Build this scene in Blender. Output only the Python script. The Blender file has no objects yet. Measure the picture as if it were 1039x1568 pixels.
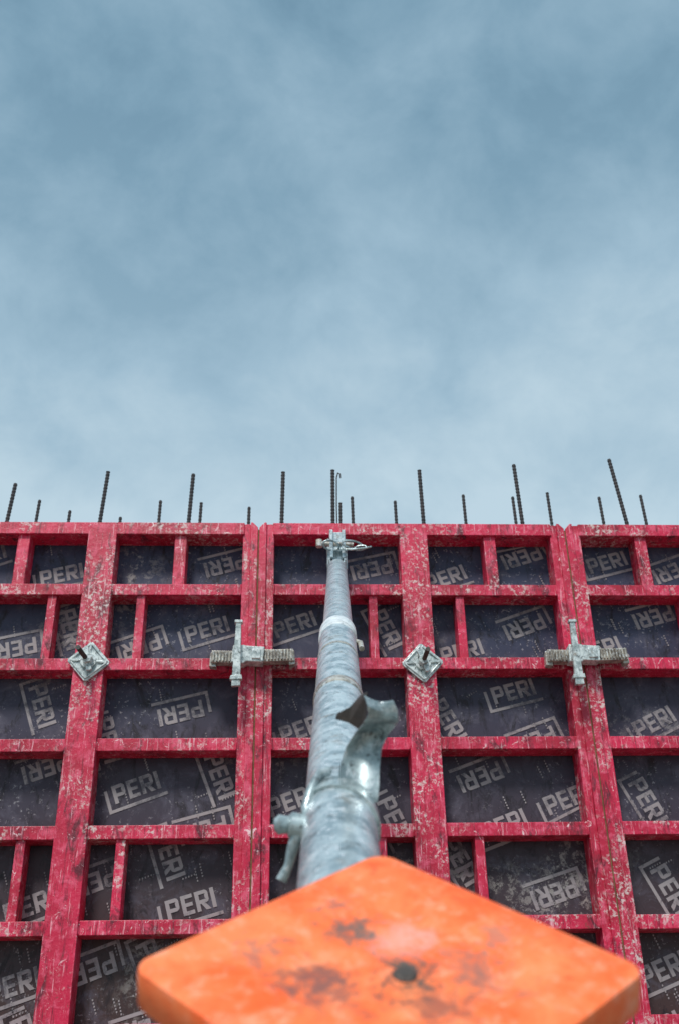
import bpy, bmesh, math, random
from mathutils import Euler, Vector, Matrix
random.seed(7)
scn=bpy.context.scene
col=scn.collection
scn.view_settings.view_transform='Standard'
scn.view_settings.look='None'

# ------------------------------------------------------------ node helpers
def new_mat(name):
    m=bpy.data.materials.new(name);m.use_nodes=True
    return m,m.node_tree,m.node_tree.nodes["Principled BSDF"]
def N(nt,t,**k):
    n=nt.nodes.new(t)
    for a,b in k.items(): setattr(n,a,b)
    return n
def coords(nt,scale=(1,1,1),rot=(0,0,0),obj=False):
    if obj:
        g=N(nt,'ShaderNodeTexCoord').outputs['Object']
    else:
        g=N(nt,'ShaderNodeNewGeometry').outputs['Position']
    mp=N(nt,'ShaderNodeMapping');mp.inputs['Scale'].default_value=scale
    mp.inputs['Rotation'].default_value=rot
    nt.links.new(g,mp.inputs['Vector']);return mp.outputs[0]
def noise(nt,vec,scale,detail=4,rough=.6,dist=0):
    n=N(nt,'ShaderNodeTexNoise');n.inputs['Scale'].default_value=scale
    n.inputs['Detail'].default_value=detail;n.inputs['Roughness'].default_value=rough
    n.inputs['Distortion'].default_value=dist
    nt.links.new(vec,n.inputs['Vector']);return n.outputs['Fac']
def ramp(nt,fac,a,b,c0=0.,c1=1.):
    r=N(nt,'ShaderNodeMapRange');r.inputs[1].default_value=a;r.inputs[2].default_value=b
    r.inputs[3].default_value=c0;r.inputs[4].default_value=c1;r.clamp=True
    nt.links.new(fac,r.inputs[0]);return r.outputs[0]
def mix(nt,fac,a,b,mode='MIX'):
    m=N(nt,'ShaderNodeMix',data_type='RGBA',blend_type=mode)
    if isinstance(fac,(int,float)): m.inputs[0].default_value=fac
    else: nt.links.new(fac,m.inputs[0])
    for i,v in ((6,a),(7,b)):
        if isinstance(v,tuple): m.inputs[i].default_value=(*v,1)
        else: nt.links.new(v,m.inputs[i])
    return m.outputs[2]
def math_(nt,op,a,b=0.):
    m=N(nt,'ShaderNodeMath',operation=op)
    for i,v in ((0,a),(1,b)):
        if isinstance(v,(int,float)): m.inputs[i].default_value=v
        else: nt.links.new(v,m.inputs[i])
    return m.outputs[0]
def bump(nt,h,bs,strength=.4,dist=.002):
    b=N(nt,'ShaderNodeBump');b.inputs['Strength'].default_value=strength
    b.inputs['Distance'].default_value=dist
    nt.links.new(h,b.inputs['Height']);nt.links.new(b.outputs[0],bs.inputs['Normal'])

# ------------------------------------------------------------ materials
def mat_red():
    m,nt,bs=new_mat('worn_red_paint')
    v=coords(nt)
    big=noise(nt,v,3.2,3,.6)
    med=noise(nt,v,24,5,.7,.4)
    c=mix(nt,ramp(nt,big,.38,.62),(.40,.004,.030),(.64,.010,.066))
    c=mix(nt,ramp(nt,med,.50,.62,0,.6),c,(.78,.11,.20))
    # dark grime
    g=noise(nt,coords(nt,(1,1,.4)),15,6,.78,.6)
    c=mix(nt,ramp(nt,g,.53,.64,0,.9),c,(.075,.005,.014))
    # vertical streaks
    st2=noise(nt,coords(nt,(80,80,5),(0,.06,0)),1.9,5,.7)
    c=mix(nt,ramp(nt,st2,.59,.66,0,.75),c,(.88,.48,.54))
    c=mix(nt,ramp(nt,st2,.42,.34,0,.8),c,(.11,.006,.016))
    # concrete residue in patches, and scrapes
    f=noise(nt,v,62,5,.75)
    mask=noise(nt,v,4.3,4,.68)
    ff=math_(nt,'MULTIPLY',ramp(nt,f,.52,.58),ramp(nt,mask,.50,.59))
    c=mix(nt,math_(nt,'MULTIPLY',ff,.85),c,(.68,.58,.55))
    sc=noise(nt,coords(nt,(1,1,1),(0,.6,0)),26,6,.8,1.5)
    c=mix(nt,ramp(nt,sc,.61,.65,0,.8),c,(.92,.68,.70))
    c=mix(nt,ramp(nt,sc,.39,.33,0,.8),c,(.14,.055,.03))
    nt.links.new(c,bs.inputs['Base Color'])
    nt.links.new(ramp(nt,med,.3,.7,.34,.58),bs.inputs['Roughness'])
    bump(nt,math_(nt,'ADD',f,med),bs,.6,.0028)
    return m
def mat_ply():
    m,nt,bs=new_mat('film_faced_plywood')
    v=coords(nt)
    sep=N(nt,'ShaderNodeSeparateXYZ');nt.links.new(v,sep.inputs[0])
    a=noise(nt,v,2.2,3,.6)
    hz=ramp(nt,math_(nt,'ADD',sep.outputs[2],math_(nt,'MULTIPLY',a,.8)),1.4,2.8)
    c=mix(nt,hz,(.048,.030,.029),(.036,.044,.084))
    b=noise(nt,v,9,6,.72,.5)
    c=mix(nt,ramp(nt,b,.5,.68,0,.7),c,(.105,.105,.14))
    d=noise(nt,coords(nt,(1,1,.4)),18,6,.78,.8)
    c=mix(nt,ramp(nt,d,.53,.64,0,.85),c,(.012,.009,.012))
    fl=noise(nt,v,75,4,.75)
    s=math_(nt,'MULTIPLY',ramp(nt,fl,.60,.65),ramp(nt,a,.40,.60))
    c=mix(nt,math_(nt,'MULTIPLY',s,.7),c,(.40,.40,.42))
    pm=noise(nt,v,1.9,2,.5);pf=noise(nt,v,26,6,.82,.3)
    p=math_(nt,'MULTIPLY',ramp(nt,pf,.51,.59),ramp(nt,pm,.57,.66))
    c=mix(nt,math_(nt,'MULTIPLY',p,.6),c,(.42,.41,.38))
    nt.links.new(c,bs.inputs['Base Color'])
    bs.inputs['Specular IOR Level'].default_value=.3
    nt.links.new(ramp(nt,b,.3,.7,.38,.6),bs.inputs['Roughness'])
    bump(nt,d,bs,.25,.0015)
    return m
def mat_print():
    m,nt,bs=new_mat('printed_logo_ink')
    v=coords(nt)
    a=noise(nt,v,34,6,.82,.5);b=noise(nt,v,6,3,.6)
    w=math_(nt,'ADD',math_(nt,'MULTIPLY',a,.7),math_(nt,'MULTIPLY',b,.5))
    c=mix(nt,ramp(nt,w,.60,.72),(.29,.27,.275),(.07,.065,.078))
    c=mix(nt,ramp(nt,b,.42,.68,0,.35),c,(.12,.115,.13))
    nt.links.new(c,bs.inputs['Base Color']);bs.inputs['Roughness'].default_value=.55
    return m
def mat_zinc(name='galvanised_steel',light=(.62,.72,.75),dark=(.30,.39,.43),dirt=.4,ms=1.,metal=.45,wh=.65,bs_=.2):
    m,nt,bs=new_mat(name)
    v=coords(nt)
    a=noise(nt,v,26*ms,5,.72)
    c=mix(nt,ramp(nt,a,.41,.58),dark,light)
    d=noise(nt,v,62*ms,6,.8)
    c=mix(nt,ramp(nt,d,.55,.63,0,dirt*2.),c,(.10,.115,.12))
    e=noise(nt,v,9*ms,6,.78)
    c=mix(nt,ramp(nt,e,.57,.64,0,dirt*1.5),c,(.22,.17,.12))
    w=noise(nt,v,80*ms,4,.75)
    c=mix(nt,ramp(nt,w,.54,.60,0,wh),c,(.90,.95,.97))
    nt.links.new(c,bs.inputs['Base Color'])
    bs.inputs['Metallic'].default_value=metal
    nt.links.new(ramp(nt,w,.35,.65,.44,.24),bs.inputs['Roughness'])
    bump(nt,d,bs,bs_,.001)
    return m
def mat_orange():
    m,nt,bs=new_mat('orange_paint_smudged')
    v=coords(nt,obj=True)
    a=noise(nt,v,16,5,.65,.5)
    c=mix(nt,ramp(nt,a,.36,.64),(1.,.125,.016),(1.,.25,.08))
    b=noise(nt,v,40,6,.8,.3)
    c=mix(nt,ramp(nt,b,.52,.66,0,.55),c,(1.,.46,.30))
    c=mix(nt,ramp(nt,b,.43,.33,0,.6),c,(.58,.07,.012))
    wob=noise(nt,v,38,6,.85,.3)
    def blot(c,x,y,r,colr,amt):
        s=N(nt,'ShaderNodeVectorMath',operation='DISTANCE');nt.links.new(v,s.inputs[0]);s.inputs[1].default_value=(x,y,0)
        q=math_(nt,'ADD',s.outputs['Value'],math_(nt,'MULTIPLY',math_(nt,'SUBTRACT',wob,.5),.16))
        return mix(nt,ramp(nt,q,r*.25,r*1.4,amt,0),c,colr)
    c=blot(c,.010,.036,.020,(.95,.46,.40),.6)
    c=blot(c,-.052,-.010,.021,(.17,.08,.07),.75)
    c=blot(c,-.040,-.030,.018,(.24,.10,.08),.65)
    c=blot(c,.052,.002,.019,(.36,.15,.11),.7)
    c=blot(c,.066,-.018,.017,(.30,.13,.10),.55)
    c=blot(c,-.020,.050,.015,(.09,.11,.10),.85)
    c=blot(c,-.034,.078,.010,(.22,.13,.12),.65)
    c=blot(c,.030,-.044,.020,(.15,.07,.06),.65)
    c=blot(c,-.090,.018,.012,(.35,.15,.12),.6)
    c=blot(c,.078,.036,.012,(.42,.18,.14),.6)
    c=blot(c,.010,-.008,.016,(.03,.07,.062),.95)
    nt.links.new(c,bs.inputs['Base Color']);bs.inputs['Roughness'].default_value=.5
    bump(nt,b,bs,.35,.002)
    return m
def mat_simple(name,c1,c2,scale,rough=.8,bs_=.4):
    m,nt,bs=new_mat(name);v=coords(nt)
    a=noise(nt,v,scale,5,.7);b=noise(nt,v,scale*9,4,.7)
    c=mix(nt,ramp(nt,a,.35,.65),c1,c2)
    c=mix(nt,ramp(nt,b,.5,.7,0,.4),c,tuple(x*.5 for x in c1))
    nt.links.new(c,bs.inputs['Base Color']);bs.inputs['Roughness'].default_value=rough
    bump(nt,b,bs,bs_,.004);return m
RED=mat_red();PLY=mat_ply();INK=mat_print()
ZINC=mat_zinc()
ZMID=mat_zinc('handled_zinc',(.46,.56,.57),(.22,.29,.31),.5,1.1,.4,.4,.3)
ZDIRTY=mat_zinc('weathered_zinc',(.52,.49,.42),(.20,.17,.14),.6,1.2,.25,.5,.4)
ZLIGHT=mat_zinc('tie_plate_zinc',(.68,.74,.72),(.30,.36,.36),.6,1.2,.2,.6,.4)
ZWHITE=mat_zinc('bright_zinc_ring',(.82,.86,.86),(.55,.60,.62),.3,1.,.15,.6,.3)
ORANGE=mat_orange()
REBAR=mat_simple('rebar_steel',(.018,.022,.028),(.04,.035,.035),30,.7)
DARK=mat_simple('dark_oily_steel',(.03,.03,.03),(.07,.055,.045),25,.5)
CONC=mat_simple('concrete_grey',(.30,.30,.29),(.40,.39,.37),4,.9)
RUST=mat_simple('joint_grime',(.12,.06,.03),(.26,.15,.07),40,.9)
GROUND=mat_simple('gravel_dirt',(.16,.13,.10),(.28,.25,.21),1.5,.95,.8)

# ------------------------------------------------------------ mesh builder
class MB:
    def __init__(s): s.bm=bmesh.new()
    def box(s,x0,x1,y0,y1,z0,z1,M=None):
        vs=[s.bm.verts.new(Vector(p)) for p in ((x0,y0,z0),(x1,y0,z0),(x1,y1,z0),(x0,y1,z0),(x0,y0,z1),(x1,y0,z1),(x1,y1,z1),(x0,y1,z1))]
        if M is not None:
            for v in vs: v.co=M@v.co
        for f in ((0,3,2,1),(4,5,6,7),(0,1,5,4),(1,2,6,5),(2,3,7,6),(3,0,4,7)):
            s.bm.faces.new([vs[i] for i in f])
    def prism(s,pts,d0,d1,M=None):
        n=len(pts)
        A=[s.bm.verts.new(Vector((a,d0,b))) for a,b in pts]
        B=[s.bm.verts.new(Vector((a,d1,b))) for a,b in pts]
        if M is not None:
            for v in A+B: v.co=M@v.co
        s.bm.faces.new(A);s.bm.faces.new(B[::-1])
        for i in range(n):
            j=(i+1)%n;s.bm.faces.new((A[i],B[i],B[j],A[j]))
    def tube(s,pts,rad,seg=16,cap=True,closed=False):
        pts=[Vector(p) for p in pts];n=len(pts)
        if isinstance(rad,(int,float)): rad=[rad]*n
        rings=[];up=None
        for i,p in enumerate(pts):
            if closed: t=pts[(i+1)%n]-pts[i-1]
            else: t=pts[min(i+1,n-1)]-pts[max(i-1,0)]
            t.normalize()
            if up is None:
                up=Vector((0,0,1)) if abs(t.z)<.9 else Vector((1,0,0))
            a=t.cross(up);a.normalize();b=a.cross(t);b.normalize();up=b
            rings.append([s.bm.verts.new(p+rad[i]*(math.cos(q)*a+math.sin(q)*b)) for q in [2*math.pi*k/seg for k in range(seg)]])
        m=n if closed else n-1
        for i in range(m):
            r0=rings[i];r1=rings[(i+1)%n]
            for k in range(seg):
                s.bm.faces.new((r0[k],r0[(k+1)%seg],r1[(k+1)%seg],r1[k]))
        if cap and not closed:
            s.bm.faces.new(rings[0][::-1]);s.bm.faces.new(rings[-1])
    def done(s,name,mat,parent=None,bevel=0,smooth=False,M=None):
        bmesh.ops.recalc_face_normals(s.bm,faces=s.bm.faces)
        me=bpy.data.meshes.new(name);s.bm.to_mesh(me);s.bm.free()
        me.materials.append(mat)
        o=bpy.data.objects.new(name,me);col.objects.link(o)
        if M is not None:o.matrix_world=M
        if smooth:
            for p in me.polygons:p.use_smooth=True
        if bevel:
            b=o.modifiers.new('bevel','BEVEL');b.width=bevel;b.segments=2;b.limit_method='ANGLE';b.angle_limit=math.radians(40)
        if smooth:
            e=o.modifiers.new('es','EDGE_SPLIT');e.split_angle=math.radians(40)
        if parent:o.parent=parent
        return o
def empty(name):
    e=bpy.data.objects.new(name,None);col.objects.link(e);e.empty_display_size=.1;return e

# ------------------------------------------------------------ formwork panels
TOP=2.70
RIBS=[2.415-.3*k for k in range(8)]
DEPTH=.10
RH=.0225
def stud_prism(mb,x0,x1,z0,z1,y0,y1,ch=None):
    if ch=='L': pts=[(x0,z0),(x1,z0),(x1,z1),(x0+.02,z1),(x0,z1-.022)]
    elif ch=='R': pts=[(x0,z0),(x1,z0),(x1,z1-.022),(x1-.02,z1),(x0,z1)]
    else: pts=[(x0,z0),(x1,z0),(x1,z1),(x0,z1)]
    mb.prism(pts,y0,y1)
def build_panel(x0):
    P=empty('formwork_panel')
    w=1.2;mb=MB()
    g=.0028
    stud_prism(mb,x0+g,x0+.031,.02,TOP,0,DEPTH+.02,'L')
    stud_prism(mb,x0+.0305,x0+.060,.02,TOP-.004,.009,DEPTH-.001)
    stud_prism(mb,x0+w-.031,x0+w-g,.02,TOP,0,DEPTH+.02,'R')
    stud_prism(mb,x0+w-.060,x0+w-.0305,.02,TOP-.004,.009,DEPTH-.001)
    xc=x0+.6
    stud_prism(mb,xc-.054,xc+.054,.03,TOP-.010,.0015,DEPTH-.001)
    mb.box(x0+.055,x0+w-.055,.003,DEPTH+.018,TOP-.052,TOP-.001)
    mb.box(x0+.055,x0+w-.055,.003,DEPTH+.018,.021,.07)
    for i,z in enumerate(RIBS):
        for a,b in ((x0+.056,xc-.050),(xc+.050,x0+w-.056)):
            dz=random.uniform(-.0015,.0015)
            mb.box(a,b,.011,DEPTH-.001,z-RH+dz,z+RH+dz)
            for xx in (a+.006,b-.006):
                mb.tube([(xx,.0115,z-RH+.002),(xx+random.uniform(-.001,.001),.010,z),(xx,.0115,z+RH-.002)],.004,6)
    fr=mb.done('steel_frame',RED,P,.0028)
    mb=MB()
    edges=[TOP-.05]+RIBS+[.07]
    def strut(x,row,wd,yf):
        zt=edges[row]-(RH if row else 0);zb=edges[row+1]+RH
        mb.box(x-wd/2,x+wd/2,yf,DEPTH-.001,zb-.004,zt+.004)
    for cx in (x0+.3,x0+.9):
        strut(cx,0,.046,.016);strut(cx,7,.046,.016)
    for d in (-.165,.165):
        for row in (1,4,6):
            strut(xc+d,row,.032,.020)
    mb.done('stiffener_struts',RED,P,.0025)
    mb=MB();mb.box(x0+.032,x0+w-.032,DEPTH,DEPTH+.017,.06,TOP-.03)
    mb.done('plywood_sheet',PLY,P)
    mb=MB();mb.box(x0-.0024,x0+.0024,.004,DEPTH,.03,TOP-.03)
    mb.done('joint_grime_strip',RUST,P)
    return P
panels={}
for k in range(-3,5): panels[k]=build_panel(1.2*k)

# ------------------------------------------------------------ printed logos
def poly_letter(ch):
    s=.20
    if ch=='I': return [[(0,0),(s,0),(s,1),(0,1)]],s
    if ch=='E':
        w=.60
        return [[(0,0),(s,0),(s,1),(0,1)],[(s,0),(w,0),(w,s*.95),(s,s*.95)],[(s,.41),(w*.93,.41),(w*.93,.59),(s,.59)],[(s,1-s*.95),(w,1-s*.95),(w,1),(s,1)]],w
    w=.68
    q=[[(0,0),(s,0),(s,1),(0,1)],[(s,.81),(w-.14,.81),(w-.05,1-.05),(w-.14,1),(s,1)],
       [(s,.35),(w-.14,.35),(w-.05,.40),(w-.14,.54),(s,.54)],
       [(w-.05,.40),(w,.50),(w,.86),(w-.05,.95),(w-.14,.81),(w-.19,.76),(w-.19,.59),(w-.14,.54)]]
    if ch=='R': q.append([(w-.42,.35),(w-.20,.35),(w+.03,0),(w-.22,0)])
    return q,w
def add_logo(bm,x,z,ang,h,y):
    ca,sa=math.cos(math.radians(ang)),math.sin(math.radians(ang))
    polys=[];cx=0
    for ch in 'PERI':
        q,w=poly_letter(ch)
        for p in q: polys.append([(a+cx,b) for a,b in p])
        cx+=w+.12
    W=cx-.12
    o=.26;t=.17
    polys.append([(-o-t,-o-t),(-o,-o-t),(-o,.85),(-o-t,.85)])
    polys.append([(-o,-o-t),(W+.25,-o-t),(W+.25,-o),(-o,-o)])
    for p in polys:
        vs=[]
        for a,b in p:
            u=(a-W/2)*h;v=(b-.5)*h
            vs.append(bm.verts.new((x+u*ca-v*sa,y,z+u*sa+v*ca)))
        bm.faces.new(vs)
LG=[(-.76,2.52,14),(-.13,2.56,196),(.44,2.545,193),(.73,2.51,20),(1.04,2.60,198),(1.38,2.58,15),(1.64,2.54,200),
(-.90,2.21,193),(-.70,2.29,-72),(-.44,2.215,200),(-.19,2.29,18),(.14,2.31,20),(.49,2.29,-65),(.77,2.20,15),(1.02,2.30,200),(1.53,2.34,195),(1.30,2.21,15),
(-.77,1.99,-70),(-.27,1.96,194),(-.52,1.86,-72),(.17,1.90,20),(.70,1.93,-62),(.95,2.04,14),(1.01,1.85,200),(1.46,1.92,25),
(-.41,1.69,20),(-.12,1.73,-68),(-.73,1.76,200),(-.94,1.62,-68),(.13,1.64,20),(.49,1.57,-65),(.80,1.72,200),(1.10,1.64,20),(.87,1.55,20),(1.39,1.63,-65),(-.17,1.54,195),
(-.20,1.30,16),(-.28,1.46,-70),(-.53,1.37,200),(-.73,1.30,20),(1.02,1.32,197),(.71,1.43,-62),(1.42,1.33,-65),
(-.75,1.06,18),(-.51,1.10,200),(-.31,1.11,-65),(-.33,.92,196),(1.35,1.08,20),(.3,1.3,15)]
def panel_of(x): return int(math.floor(x/1.2))
allg=[(x,z,a) for x,z,a in LG]
for i in range(-14,23):
    for j in range(0,12):
        x=i*.27+(j%2)*.13+random.uniform(-.03,.03);z=.18+j*.24+random.uniform(-.02,.02)
        if z>2.6: continue
        if -1.02<x<1.76 and z>.98: continue
        allg.append((x,z,random.choice((18,198,-68,18))+random.uniform(-3,3)))
lb={}
for x,z,a in allg:
    k=panel_of(x)
    if k not in panels: continue
    x=min(max(x,1.2*k+.10),1.2*k+1.10)
    bm=lb.setdefault(k,bmesh.new())
    add_logo(bm,x,z,a,.065,DEPTH-.0015-random.uniform(0,.0006))
    for q in range(3):
        dx=random.uniform(-.1,.1);dz=random.uniform(.06,.09)*random.choice((-1,1))
        an=math.radians(a+90)
        for t in range(5):
            px=x+dx+t*.010*math.cos(an);pz=z+dz+t*.010*math.sin(an);s=.0022
            f=[bm.verts.new((px-s,DEPTH-.0025,pz-s)),bm.verts.new((px+s,DEPTH-.0025,pz-s)),bm.verts.new((px+s,DEPTH-.0025,pz+s*1.6)),bm.verts.new((px-s,DEPTH-.0025,pz+s*1.6))]
            bm.faces.new(f)
for k,bm in lb.items():
    for v in bm.verts:
        v.co.x=min(max(v.co.x,1.2*k+.03),1.2*k+1.17);v.co.z=min(v.co.z,TOP-.04)
    me=bpy.data.meshes.new('logo_prints');bm.to_mesh(me);bm.free();me.materials.append(INK)
    o=bpy.data.objects.new('logo_prints',me);col.objects.link(o);o.parent=panels[k]

# ------------------------------------------------------------ concrete wall behind + ground
mb=MB();mb.box(-3.55,5.95,DEPTH+.022,.42,0,2.56);mb.done('concrete_wall',CONC)
mb=MB();mb.box(-3.6,6.,.422,.52,.0,2.55);mb.done('rear_formwork_wall',RED)
bm=bmesh.new()
bmesh.ops.create_grid(bm,x_segments=60,y_segments=60,size=300)
me=bpy.data.meshes.new('ground');bm.to_mesh(me);bm.free();me.materials.append(GROUND)
o=bpy.data.objects.new('ground',me);col.objects.link(o)

# ------------------------------------------------------------ reinforcement bars
mb=MB()
RB=[(-1.03,3.01,.02,1),(-.92,2.93,.01,0),(-.79,2.88,.005,0),(-.65,3.07,.018,1),(-.58,2.85,0,0),(-.42,2.93,.004,0),(-.29,3.06,.012,1),(-.25,2.92,.008,0),(-.05,2.90,.003,0),(.09,3.07,.006,1),(.30,3.08,.003,1),(.33,2.92,.003,0),(.38,2.95,-.004,0),(.56,2.93,-.005,0),(.67,3.08,-.007,1),(.85,2.96,-.006,0),(1.08,3.11,-.012,1),(1.06,2.95,-.008,0),(1.21,2.97,-.008,0),(1.43,2.95,-.01,0),(1.50,3.14,-.035,1),(1.61,2.96,-.012,0)]
for k in range(12):
    RB.append((1.85+.3*k,3.05+random.uniform(-.06,.06),random.uniform(-.02,.02),1))
    RB.append((-1.25-.19*k,3.02+random.uniform(-.06,.06),random.uniform(-.02,.02),1))
for x,zt,ln,big in RB:
    y=.22;r=.0080 if big else .0064
    z0=2.4;n=int((zt-z0)/.008);pts=[];rad=[]
    for i in range(n+1):
        z=z0+(zt-z0)*i/n
        pts.append((x-ln*(zt-z)/.35,y+.01*math.sin(z*3+x),z));rad.append(r*(1.16 if i%2 else .9))
    mb.tube(pts,rad,8)
mb.tube([(.315,.22,2.6),(.314,.22,2.9),(.316,.215,3.04),(.322,.21,3.062),(.33,.20,3.05),(.331,.20,3.03)],.003,6)
mb.done('reinforcement_bars',REBAR)

# ------------------------------------------------------------ tie plates
def tie(x,z,rot,kx=0):
    P=empty('tie_wing_nut_plate')
    R=Matrix.Translation((x,-.001,z))@Matrix.Rotation(math.radians(45+rot),4,'Y')
    mb=MB();h=.056
    c=.007
    pts=[(-h+c,-h),(h-c,-h),(h,-h+c),(h,h-c),(h-c,h),(-h+c,h),(-h,h-c),(-h,-h+c)]
    mb.prism(pts,-.009,0,R)
    mb.done('square_plate',ZLIGHT,P,.0015)
    mb=MB()
    for a in (0,90,180,270):
        M=R@Matrix.Rotation(math.radians(a+45),4,'Y')
        mb.box(.022,.066,-.0145,-.0085,-.004,.004,M)
    for a in (0,90,180,270):
        M=R@Matrix.Rotation(math.radians(a),4,'Y')
        mb.box(-.042,.042,-.0145,-.0085,.045,.0495,M)
    pts=[(.030*math.cos(t),.030*math.sin(t)) for t in [math.pi/4*k+.39 for k in range(8)]]
    mb.prism(pts,-.018,-.008,R)
    pts=[(.019*math.cos(t),.019*math.sin(t)) for t in [math.pi/3*k for k in range(6)]]
    mb.prism(pts,-.046,-.017,R)
    for s in (-1,1):
        M=R@Matrix.Rotation(math.radians(28),4,'Y')
        mb.prism([(s*.014,-.007),(s*.042,-.010),(s*.046,0),(s*.042,.010),(s*.014,.007)],-.036,-.024,M)
    mb.done('wing_nut',ZLIGHT,P,.0012)
    mb=MB();pts=[];rad=[]
    for i in range(40):
        t=i/39;pts.append((x+kx*t,-.005-.125*t,z+.004*t));rad.append(.0088 if i%2 else .0072)
    mb.tube(pts,rad,12);mb.done('threaded_tie_rod',DARK,P)
for k,(x,z,r,kx) in enumerate([(-.6,2.117,4,-.018),(.605,2.11,-3,.006),(-1.8,2.115,7,0),(1.8,2.115,2,0),(3.0,2.115,5,0)]):
    tie(x,z,r,kx)
    tie(x,.615,-r,kx)

# ------------------------------------------------------------ panel clamps
def clamp(x,z):
    P=empty('panel_clamp')
    T=Matrix.Translation((x,0,z))
    mb=MB()
    mb.box(-.145,-.045,-.042,-.006,-.026,.020,T@Matrix.Rotation(math.radians(1.5),4,'Y'))
    mb.box(.040,.150,-.044,-.006,-.022,.024,T@Matrix.Rotation(math.radians(-2),4,'Y'))
    for i in range(9):
        xx=-.140+i*.0115
        mb.box(xx,xx+.006,-.051,-.040,-.024,.016,T@Matrix.Rotation(math.radians(1.5),4,'Y'))
        xx=.046+i*.0115
        mb.box(xx,xx+.006,-.053,-.042,-.018,.020,T@Matrix.Rotation(math.radians(-2),4,'Y'))
    mb.prism([(-.152,-.034),(-.128,-.036),(-.122,.022),(-.150,.018)],-.032,-.002,T)
    mb.prism([(.134,-.030),(.156,-.026),(.152,.028),(.130,.026)],-.034,-.002,T)
    mb.box(-.05,.06,-.030,-.008,.018,.034,T)
    mb.box(-.148,.148,-.022,-.007,.012,.026,T)
    mb.done('clamp_jaws',ZDIRTY,P,.002)
    mb=MB()
    mb.prism([(-.072,-.030),(-.030,-.034),(-.020,-.026),(.040,-.028),(.046,.030),(-.018,.034),(-.030,.038),(-.068,.036)],-.062,-.010,T)
    mb.box(-.066,-.036,-.070,-.060,-.026,.030,T)
    mb.box(.0,.032,-.068,-.060,-.018,.020,T)
    mb.done('clamp_housing',ZLIGHT,P,.003)
    mb=MB()
    mb.prism([(-.068,-.128),(-.036,-.126),(-.040,.120),(-.058,.120)],-.084,-.068,T)
    mb.prism([(-.074,-.105),(-.030,-.103),(-.032,-.087),(-.072,-.089)],-.088,-.064,T)
    mb.box(-.063,-.034,-.088,-.064,.113,.124,T)
    mb.done('drive_wedge',ZLIGHT,P,.002)
clamp(-.013,2.122);clamp(1.205,2.125);clamp(-1.2,2.12);clamp(2.4,2.12)
for x in (-1.2,0,1.2,2.4): clamp(x,.62)

# ------------------------------------------------------------ push-pull prop
A=Vector((.300,-.022,2.500));B=Vector((.177,-2.547,.887))
ax=(B-A).normalized()
uu=Vector((1,0,0));uu=(uu-ax*uu.dot(ax)).normalized()
vv=uu.cross(ax).normalized()
if vv.z<0: vv=-vv
def PP(u,v,L): return A+ax*L+uu*u+vv*v
Lend=(A.z-.09)/(-ax.z)
PR=empty('push_pull_prop')
MA=Matrix.Identity(4)
for i,c in enumerate((uu,vv,ax)):
    for r in range(3): MA[r][i]=c[r]
MA.translation=A
mb=MB()
mb.tube([PP(0,0,.10),PP(0,0,.11),PP(0,0,1.72)],[.028,.0352,.0352],40)
mb.done('inner_tube',ZINC,PR,0,True)
mb=MB()
mb.tube([PP(0,0,1.71),PP(0,0,1.75),PP(0,0,2.1),PP(0,0,2.8),PP(0,0,Lend)],.0392,48)
mb.done('outer_tube',ZINC,PR,0,True)
mb=MB()
mb.tube([PP(0,0,1.62),PP(0,0,1.625),PP(0,0,1.725),PP(0,0,1.73)],[.037,.0418,.0418,.039],40)
mb.done('collar_nut',ZWHITE,PR,0,True)
mb=MB()
mb.tube([PP(0,0,2.30),PP(0,0,2.303),PP(0,0,2.338),PP(0,0,2.341)],[.0395,.0408,.0408,.0395],48)
mb.tube([PP(0,0,1.96),PP(0,0,1.963),PP(0,0,1.975),PP(0,0,1.978)],[.0395,.0404,.0404,.0395],48)
mb.tube([PP(.035,0,1.73),PP(.048,.0,1.75),PP(.050,-.006,1.79)],.006,10)
mb.done('collar_rings',ZDIRTY,PR,0,True)
mb=MB()
def hb(u0,u1,v0,v1,l0,l1): mb.box(u0,u1,v0,v1,l0,l1,MA)
hb(-.026,.026,-.024,.024,.06,.13)
hb(-.034,-.024,-.03,.034,-.07,.09)
hb(.024,.034,-.03,.034,-.07,.09)
hb(-.018,.018,-.016,.026,-.08,.07)
mb.box(.262,.338,-.052,.004,2.47,2.60)
mb.box(.275,.325,-.078,-.048,2.535,2.615)
mb.box(.270,.284,-.090,-.045,2.50,2.62);mb.box(.316,.330,-.090,-.045,2.50,2.62)
mb.done('head_bracket',ZINC,PR,.003)
mb=MB()
mb.tube([(.238,-.075,2.565),(.36,-.075,2.560)],.010,12)
mb.tube([(.232,-.075,2.552),(.232,-.075,2.580)],.013,10)
mb.tube([(.30,-.08,2.49),(.30,-.082,2.47)],.012,10)
mb.done('head_pin',ZDIRTY,PR,0,True)
mb=MB()
def ring(c,r,ry,tilt,rad):
    pts=[]
    for i in range(20):
        t=2*math.pi*i/20
        p=Vector((r*math.cos(t),0,ry*math.sin(t)))
        p.rotate(Euler((math.radians(tilt),0,math.radians(tilt*.7))))
        pts.append(Vector(c)+p)
    mb.tube(pts,rad,8,closed=True)
ring((.275,-.10,2.545),.035,.018,40,.0040)
ring((.355,-.10,2.548),.042,.014,30,.0040)
ring((.385,-.10,2.535),.022,.012,-20,.0036)
mb.tube([(.31,-.1,2.53),(.35,-.11,2.522),(.40,-.11,2.528),(.425,-.1,2.54)],.0040,8)
mb.done('wire_clips',ZMID,PR,0,True)
mb=MB()
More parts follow.
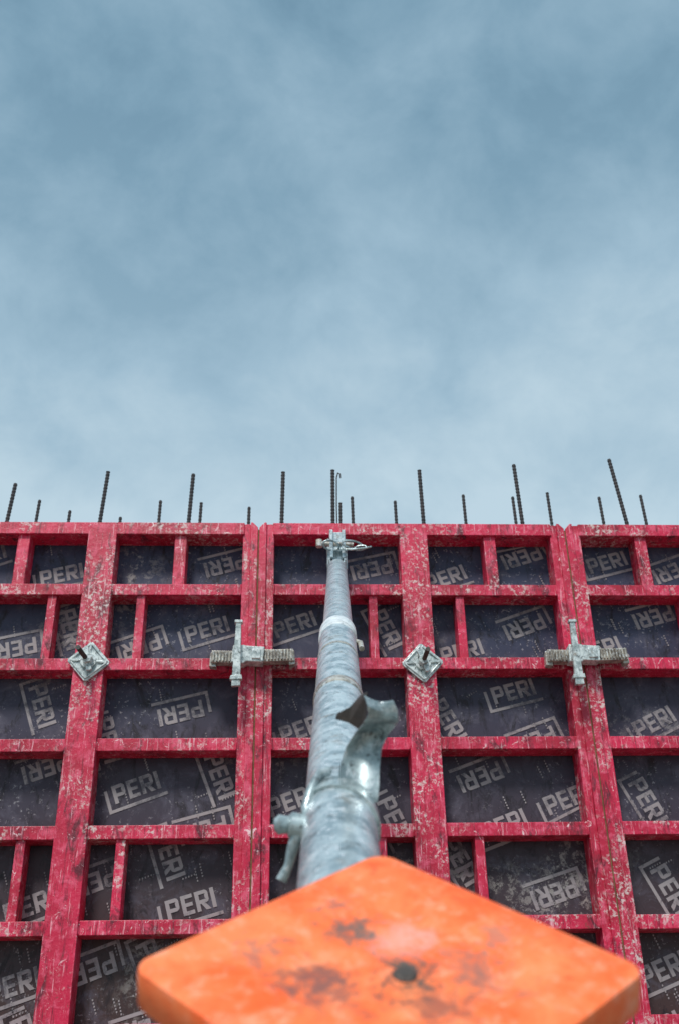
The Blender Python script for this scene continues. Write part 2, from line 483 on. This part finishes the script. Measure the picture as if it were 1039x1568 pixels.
def band(L0,wd,r0,r1,slope):
    n=48;prev=None;first=None
    pts=((0,r0),(.0005,r1),(wd,r1),(wd+.0005,r0))
    for i in range(n):
        t=2*math.pi*i/n
        off=slope*math.cos(t)
        rv=[mb.bm.verts.new(PP(rr*math.cos(t),rr*math.sin(t),L0+wv+off)) for wv,rr in pts]
        if prev:
            for k in range(3): mb.bm.faces.new((prev[k],prev[k+1],rv[k+1],rv[k]))
        else: first=rv
        prev=rv
    for k in range(3): mb.bm.faces.new((prev[k],prev[k+1],first[k+1],first[k]))
LH=2.875
band(LH,.034,.0390,.0428,.020)
mb.done('strap_band',ZMID,PR,0,True)
mb=MB()
rows=[(.025,.000,.044,.02,.004),(.042,.000,.046,.012,.008),(.060,.004,.047,-.004,.012),(.080,.011,.050,-.016,.014),
      (.097,.022,.058,-.018,.015),(.112,.032,.067,-.006,.013),(.128,.037,.069,.012,.011),(.142,.036,.067,.020,.010),(.153,.032,.062,.014,.010)]
th=.0035;NU=8
grid=[]
for (v,ul,ur,dl,cup) in rows:
    rowf=[]
    for i in range(NU+1):
        t=i/NU;u=(ul-.004+(ur-ul+.006)*t)*.88
        vq=v-(.007*(4*t*(1-t)) +.006*t)*(1 if v>.12 else .2)
        rowf.append(PP(u,vq*.89,LH+.005+dl-cup*4*t*(1-t)))
    grid.append(rowf)
def sheet(grid,th):
    nr=len(grid);nc=len(grid[0])
    F=[[mb.bm.verts.new(p) for p in r] for r in grid]
    K=[[mb.bm.verts.new(p-ax*th) for p in r] for r in grid]
    for i in range(nr-1):
        for j in range(nc-1):
            mb.bm.faces.new((F[i][j],F[i][j+1],F[i+1][j+1],F[i+1][j]))
            mb.bm.faces.new((K[i][j],K[i+1][j],K[i+1][j+1],K[i][j+1]))
    for i in range(nr-1):
        mb.bm.faces.new((F[i][0],F[i+1][0],K[i+1][0],K[i][0]));mb.bm.faces.new((F[i][-1],K[i][-1],K[i+1][-1],F[i+1][-1]))
    for j in range(nc-1):
        mb.bm.faces.new((F[0][j],K[0][j],K[0][j+1],F[0][j+1]));mb.bm.faces.new((F[-1][j],F[-1][j+1],K[-1][j+1],K[-1][j]))
sheet(grid,th)
def quadplate(ps,t):
    a=[mb.bm.verts.new(p) for p in ps];b=[mb.bm.verts.new(p+t) for p in ps]
    mb.bm.faces.new(a);mb.bm.faces.new(b[::-1])
    for i in range(len(ps)):
        j=(i+1)%len(ps);mb.bm.faces.new((a[i],a[j],b[j],b[i]))
mb.done('cradle_handle',ZMID,PR,.001,True)
mb=MB()
lug=[(.033,.152,-.005),(.024,.142,-.025),(.012,.124,-.04),(-.004,.113,-.05),(-.006,.106,-.05),(.010,.104,-.04),(.026,.098,-.025),(.032,.115,-.01)]
quadplate([PP(u*.88,v*.89,LH+w) for u,v,w in lug],ax*.004)
mb.done('cradle_lug',DARK,PR,.001)
mb=MB()
D=.037
mb.tube([PP(-.030,.0,2.885+D),PP(-.052,.004,2.885+D),PP(-.055,.004,2.885+D),PP(-.064,.005,2.887+D),PP(-.069,.005,2.887+D)],[.0135,.0135,.009,.0105,.006],16)
mb.tube([PP(-.030,.0,2.885+D),PP(-.036,.018,2.87+D),PP(-.030,.032,2.85+D),PP(-.022,.042,2.83+D),PP(-.012,.043,2.82+D)],[.005,.006,.006,.006,.005],10)
mb.tube([PP(-.044,-.004,2.890+D),PP(-.049,-.018,2.895+D),PP(-.053,-.034,2.90+D),PP(-.060,-.048,2.905+D)],[.008,.0065,.005,.0065],10)
mb.done('locking_pin',ZMID,PR,0,True)
mb=MB()
F0=PP(0,0,Lend)
mb.box(F0.x-.11,F0.x+.11,F0.y-.12,F0.y+.10,.0,.012)
mb.box(F0.x-.055,F0.x-.045,F0.y-.05,F0.y+.05,.011,.13);mb.box(F0.x+.045,F0.x+.055,F0.y-.05,F0.y+.05,.011,.13)
mb.tube([(F0.x-.07,F0.y,.09),(F0.x+.07,F0.y,.09)],.012,12)
mb.done('ground_foot',ZINC,PR,.002)

# ------------------------------------------------------------ orange plate
c0=Vector((.1935,-2.8645,.749))
e1=Vector((.327,-.013,-.008)).normalized();e2=Vector((.0035,.1305,.099));e2=(e2-e1*e2.dot(e1)).normalized()
nn=e1.cross(e2).normalized()
MP=Matrix.Identity(4)
for i,cc in enumerate((e1,e2,nn)):
    for r in range(3): MP[r][i]=cc[r]
MP.translation=c0
PL=empty('orange_base_plate')
bm=bmesh.new()
hs=.1725/math.sqrt(2);rc=.017
def outline(h,r,z):
    pts=[]
    for k in range(4):
        a0=math.pi/2*k
        cx,cy=[(h-r,h-r),(-(h-r),h-r),(-(h-r),-(h-r)),(h-r,-(h-r))][k]
        for i in range(9):
            t=a0+math.pi/2*i/8
            x=cx+r*math.cos(t);y=cy+r*math.sin(t)
            pts.append(Vector(((x-y)/math.sqrt(2),(x+y)/math.sqrt(2),z)))
    return pts
loops=[(hs-.060,.02,-.0025),(hs-.052,.02,0),(hs-.006,rc-.004,.0),(hs-.001,rc-.001,-.002),(hs,rc,-.006),(hs,rc,-.026),(hs-.002,rc,-.029),(hs-.008,rc-.005,-.028),(hs-.008,rc-.005,-.008),(hs-.060,.02,-.0085)]
prev=None
for li,(h,r,z) in enumerate(loops):
    vs=[bm.verts.new(p) for p in outline(h,r,z)]
    if prev:
        for i in range(len(vs)):
            j=(i+1)%len(vs);bm.faces.new((prev[i],prev[j],vs[j],vs[i]))
    else: bm.faces.new(vs)
    prev=vs
bm.faces.new(prev[::-1])
mb=MB();mb.bm.free();mb.bm=bm
mb.done('plate_cap',ORANGE,PL,0,True,MP)
mb=MB()
mb.tube([MP@Vector((.010,-.008,-.06)),MP@Vector((.010,-.008,-.0015)),MP@Vector((.010,-.008,.0005))],[.0085,.0085,.006],20)
mb.done('centre_bolt',DARK,PL)
mb=MB()
for s in (-1,1):
    mb.box(s*.030-.006-.03,s*.030+.006-.03,-.05,.05,-.085,-.0095,MP)
mb.done('saddle_bracket',ORANGE,PL,.002)

# ------------------------------------------------------------ world
W=bpy.data.worlds.new("World");scn.world=W;W.use_nodes=True
nt=W.node_tree;bg=nt.nodes["Background"]
sky=N(nt,'ShaderNodeTexSky',sky_type='NISHITA');sky.sun_disc=False
tc=N(nt,'ShaderNodeTexCoord')
mp=N(nt,'ShaderNodeMapping');mp.inputs['Scale'].default_value=(1,1,1.2);mp.inputs['Location'].default_value=(1.55,.6,.42);nt.links.new(tc.outputs['Generated'],mp.inputs[0])
sp=N(nt,'ShaderNodeSeparateXYZ');nt.links.new(tc.outputs['Generated'],sp.inputs[0])
n1=noise(nt,mp.outputs[0],2.9,4,.5,.15)
n2=noise(nt,mp.outputs[0],8,6,.62,.25)
cl=math_(nt,'ADD',math_(nt,'MULTIPLY',n1,.62),math_(nt,'MULTIPLY',n2,.38))
elev=ramp(nt,sp.outputs[2],.46,.88,.06,.74)
tt=math_(nt,'ADD',elev,ramp(nt,cl,.38,.62,.22,-.26))
cr=N(nt,'ShaderNodeValToRGB')
nt.links.new(tt,cr.inputs[0])
el=cr.color_ramp.elements
el[0].position=0;el[0].color=(.55,.71,.81,1)
el[1].position=1;el[1].color=(.115,.235,.34,1)
e=el.new(.35);e.color=(.37,.54,.665,1)
e=el.new(.7);e.color=(.225,.38,.50,1)
sk=N(nt,'ShaderNodeVectorMath',operation='SCALE');sk.inputs['Scale'].default_value=.08
nt.links.new(sky.outputs[0],sk.inputs[0])
c=mix(nt,.92,sk.outputs[0],cr.outputs[0])
nt.links.new(c,bg.inputs[0]);bg.inputs[1].default_value=1.0

sl=bpy.data.lights.new('sun','SUN');sl.energy=3.1;sl.angle=math.radians(12);sl.color=(1,.96,.92)
so=bpy.data.objects.new('sun',sl);col.objects.link(so)
d=Vector((-.30,-.80,1.15)).normalized()
so.rotation_euler=d.to_track_quat('Z','Y').to_euler()
sky.sun_elevation=math.asin(d.z);sky.sun_rotation=math.atan2(d.x,d.y)

# ------------------------------------------------------------ camera
cd=bpy.data.cameras.new('camera');co=bpy.data.objects.new('camera',cd);col.objects.link(co)
co.location=(.12831,-3.61806,.65862);co.rotation_euler=(2.09402,.01788,-.04108)
cd.sensor_fit='VERTICAL';cd.sensor_height=36;cd.sensor_width=24;cd.lens=37.3
cd.clip_start=.02;cd.clip_end=1000
cd.dof.use_dof=True;cd.dof.focus_distance=2.7;cd.dof.aperture_fstop=6.8
scn.camera=co
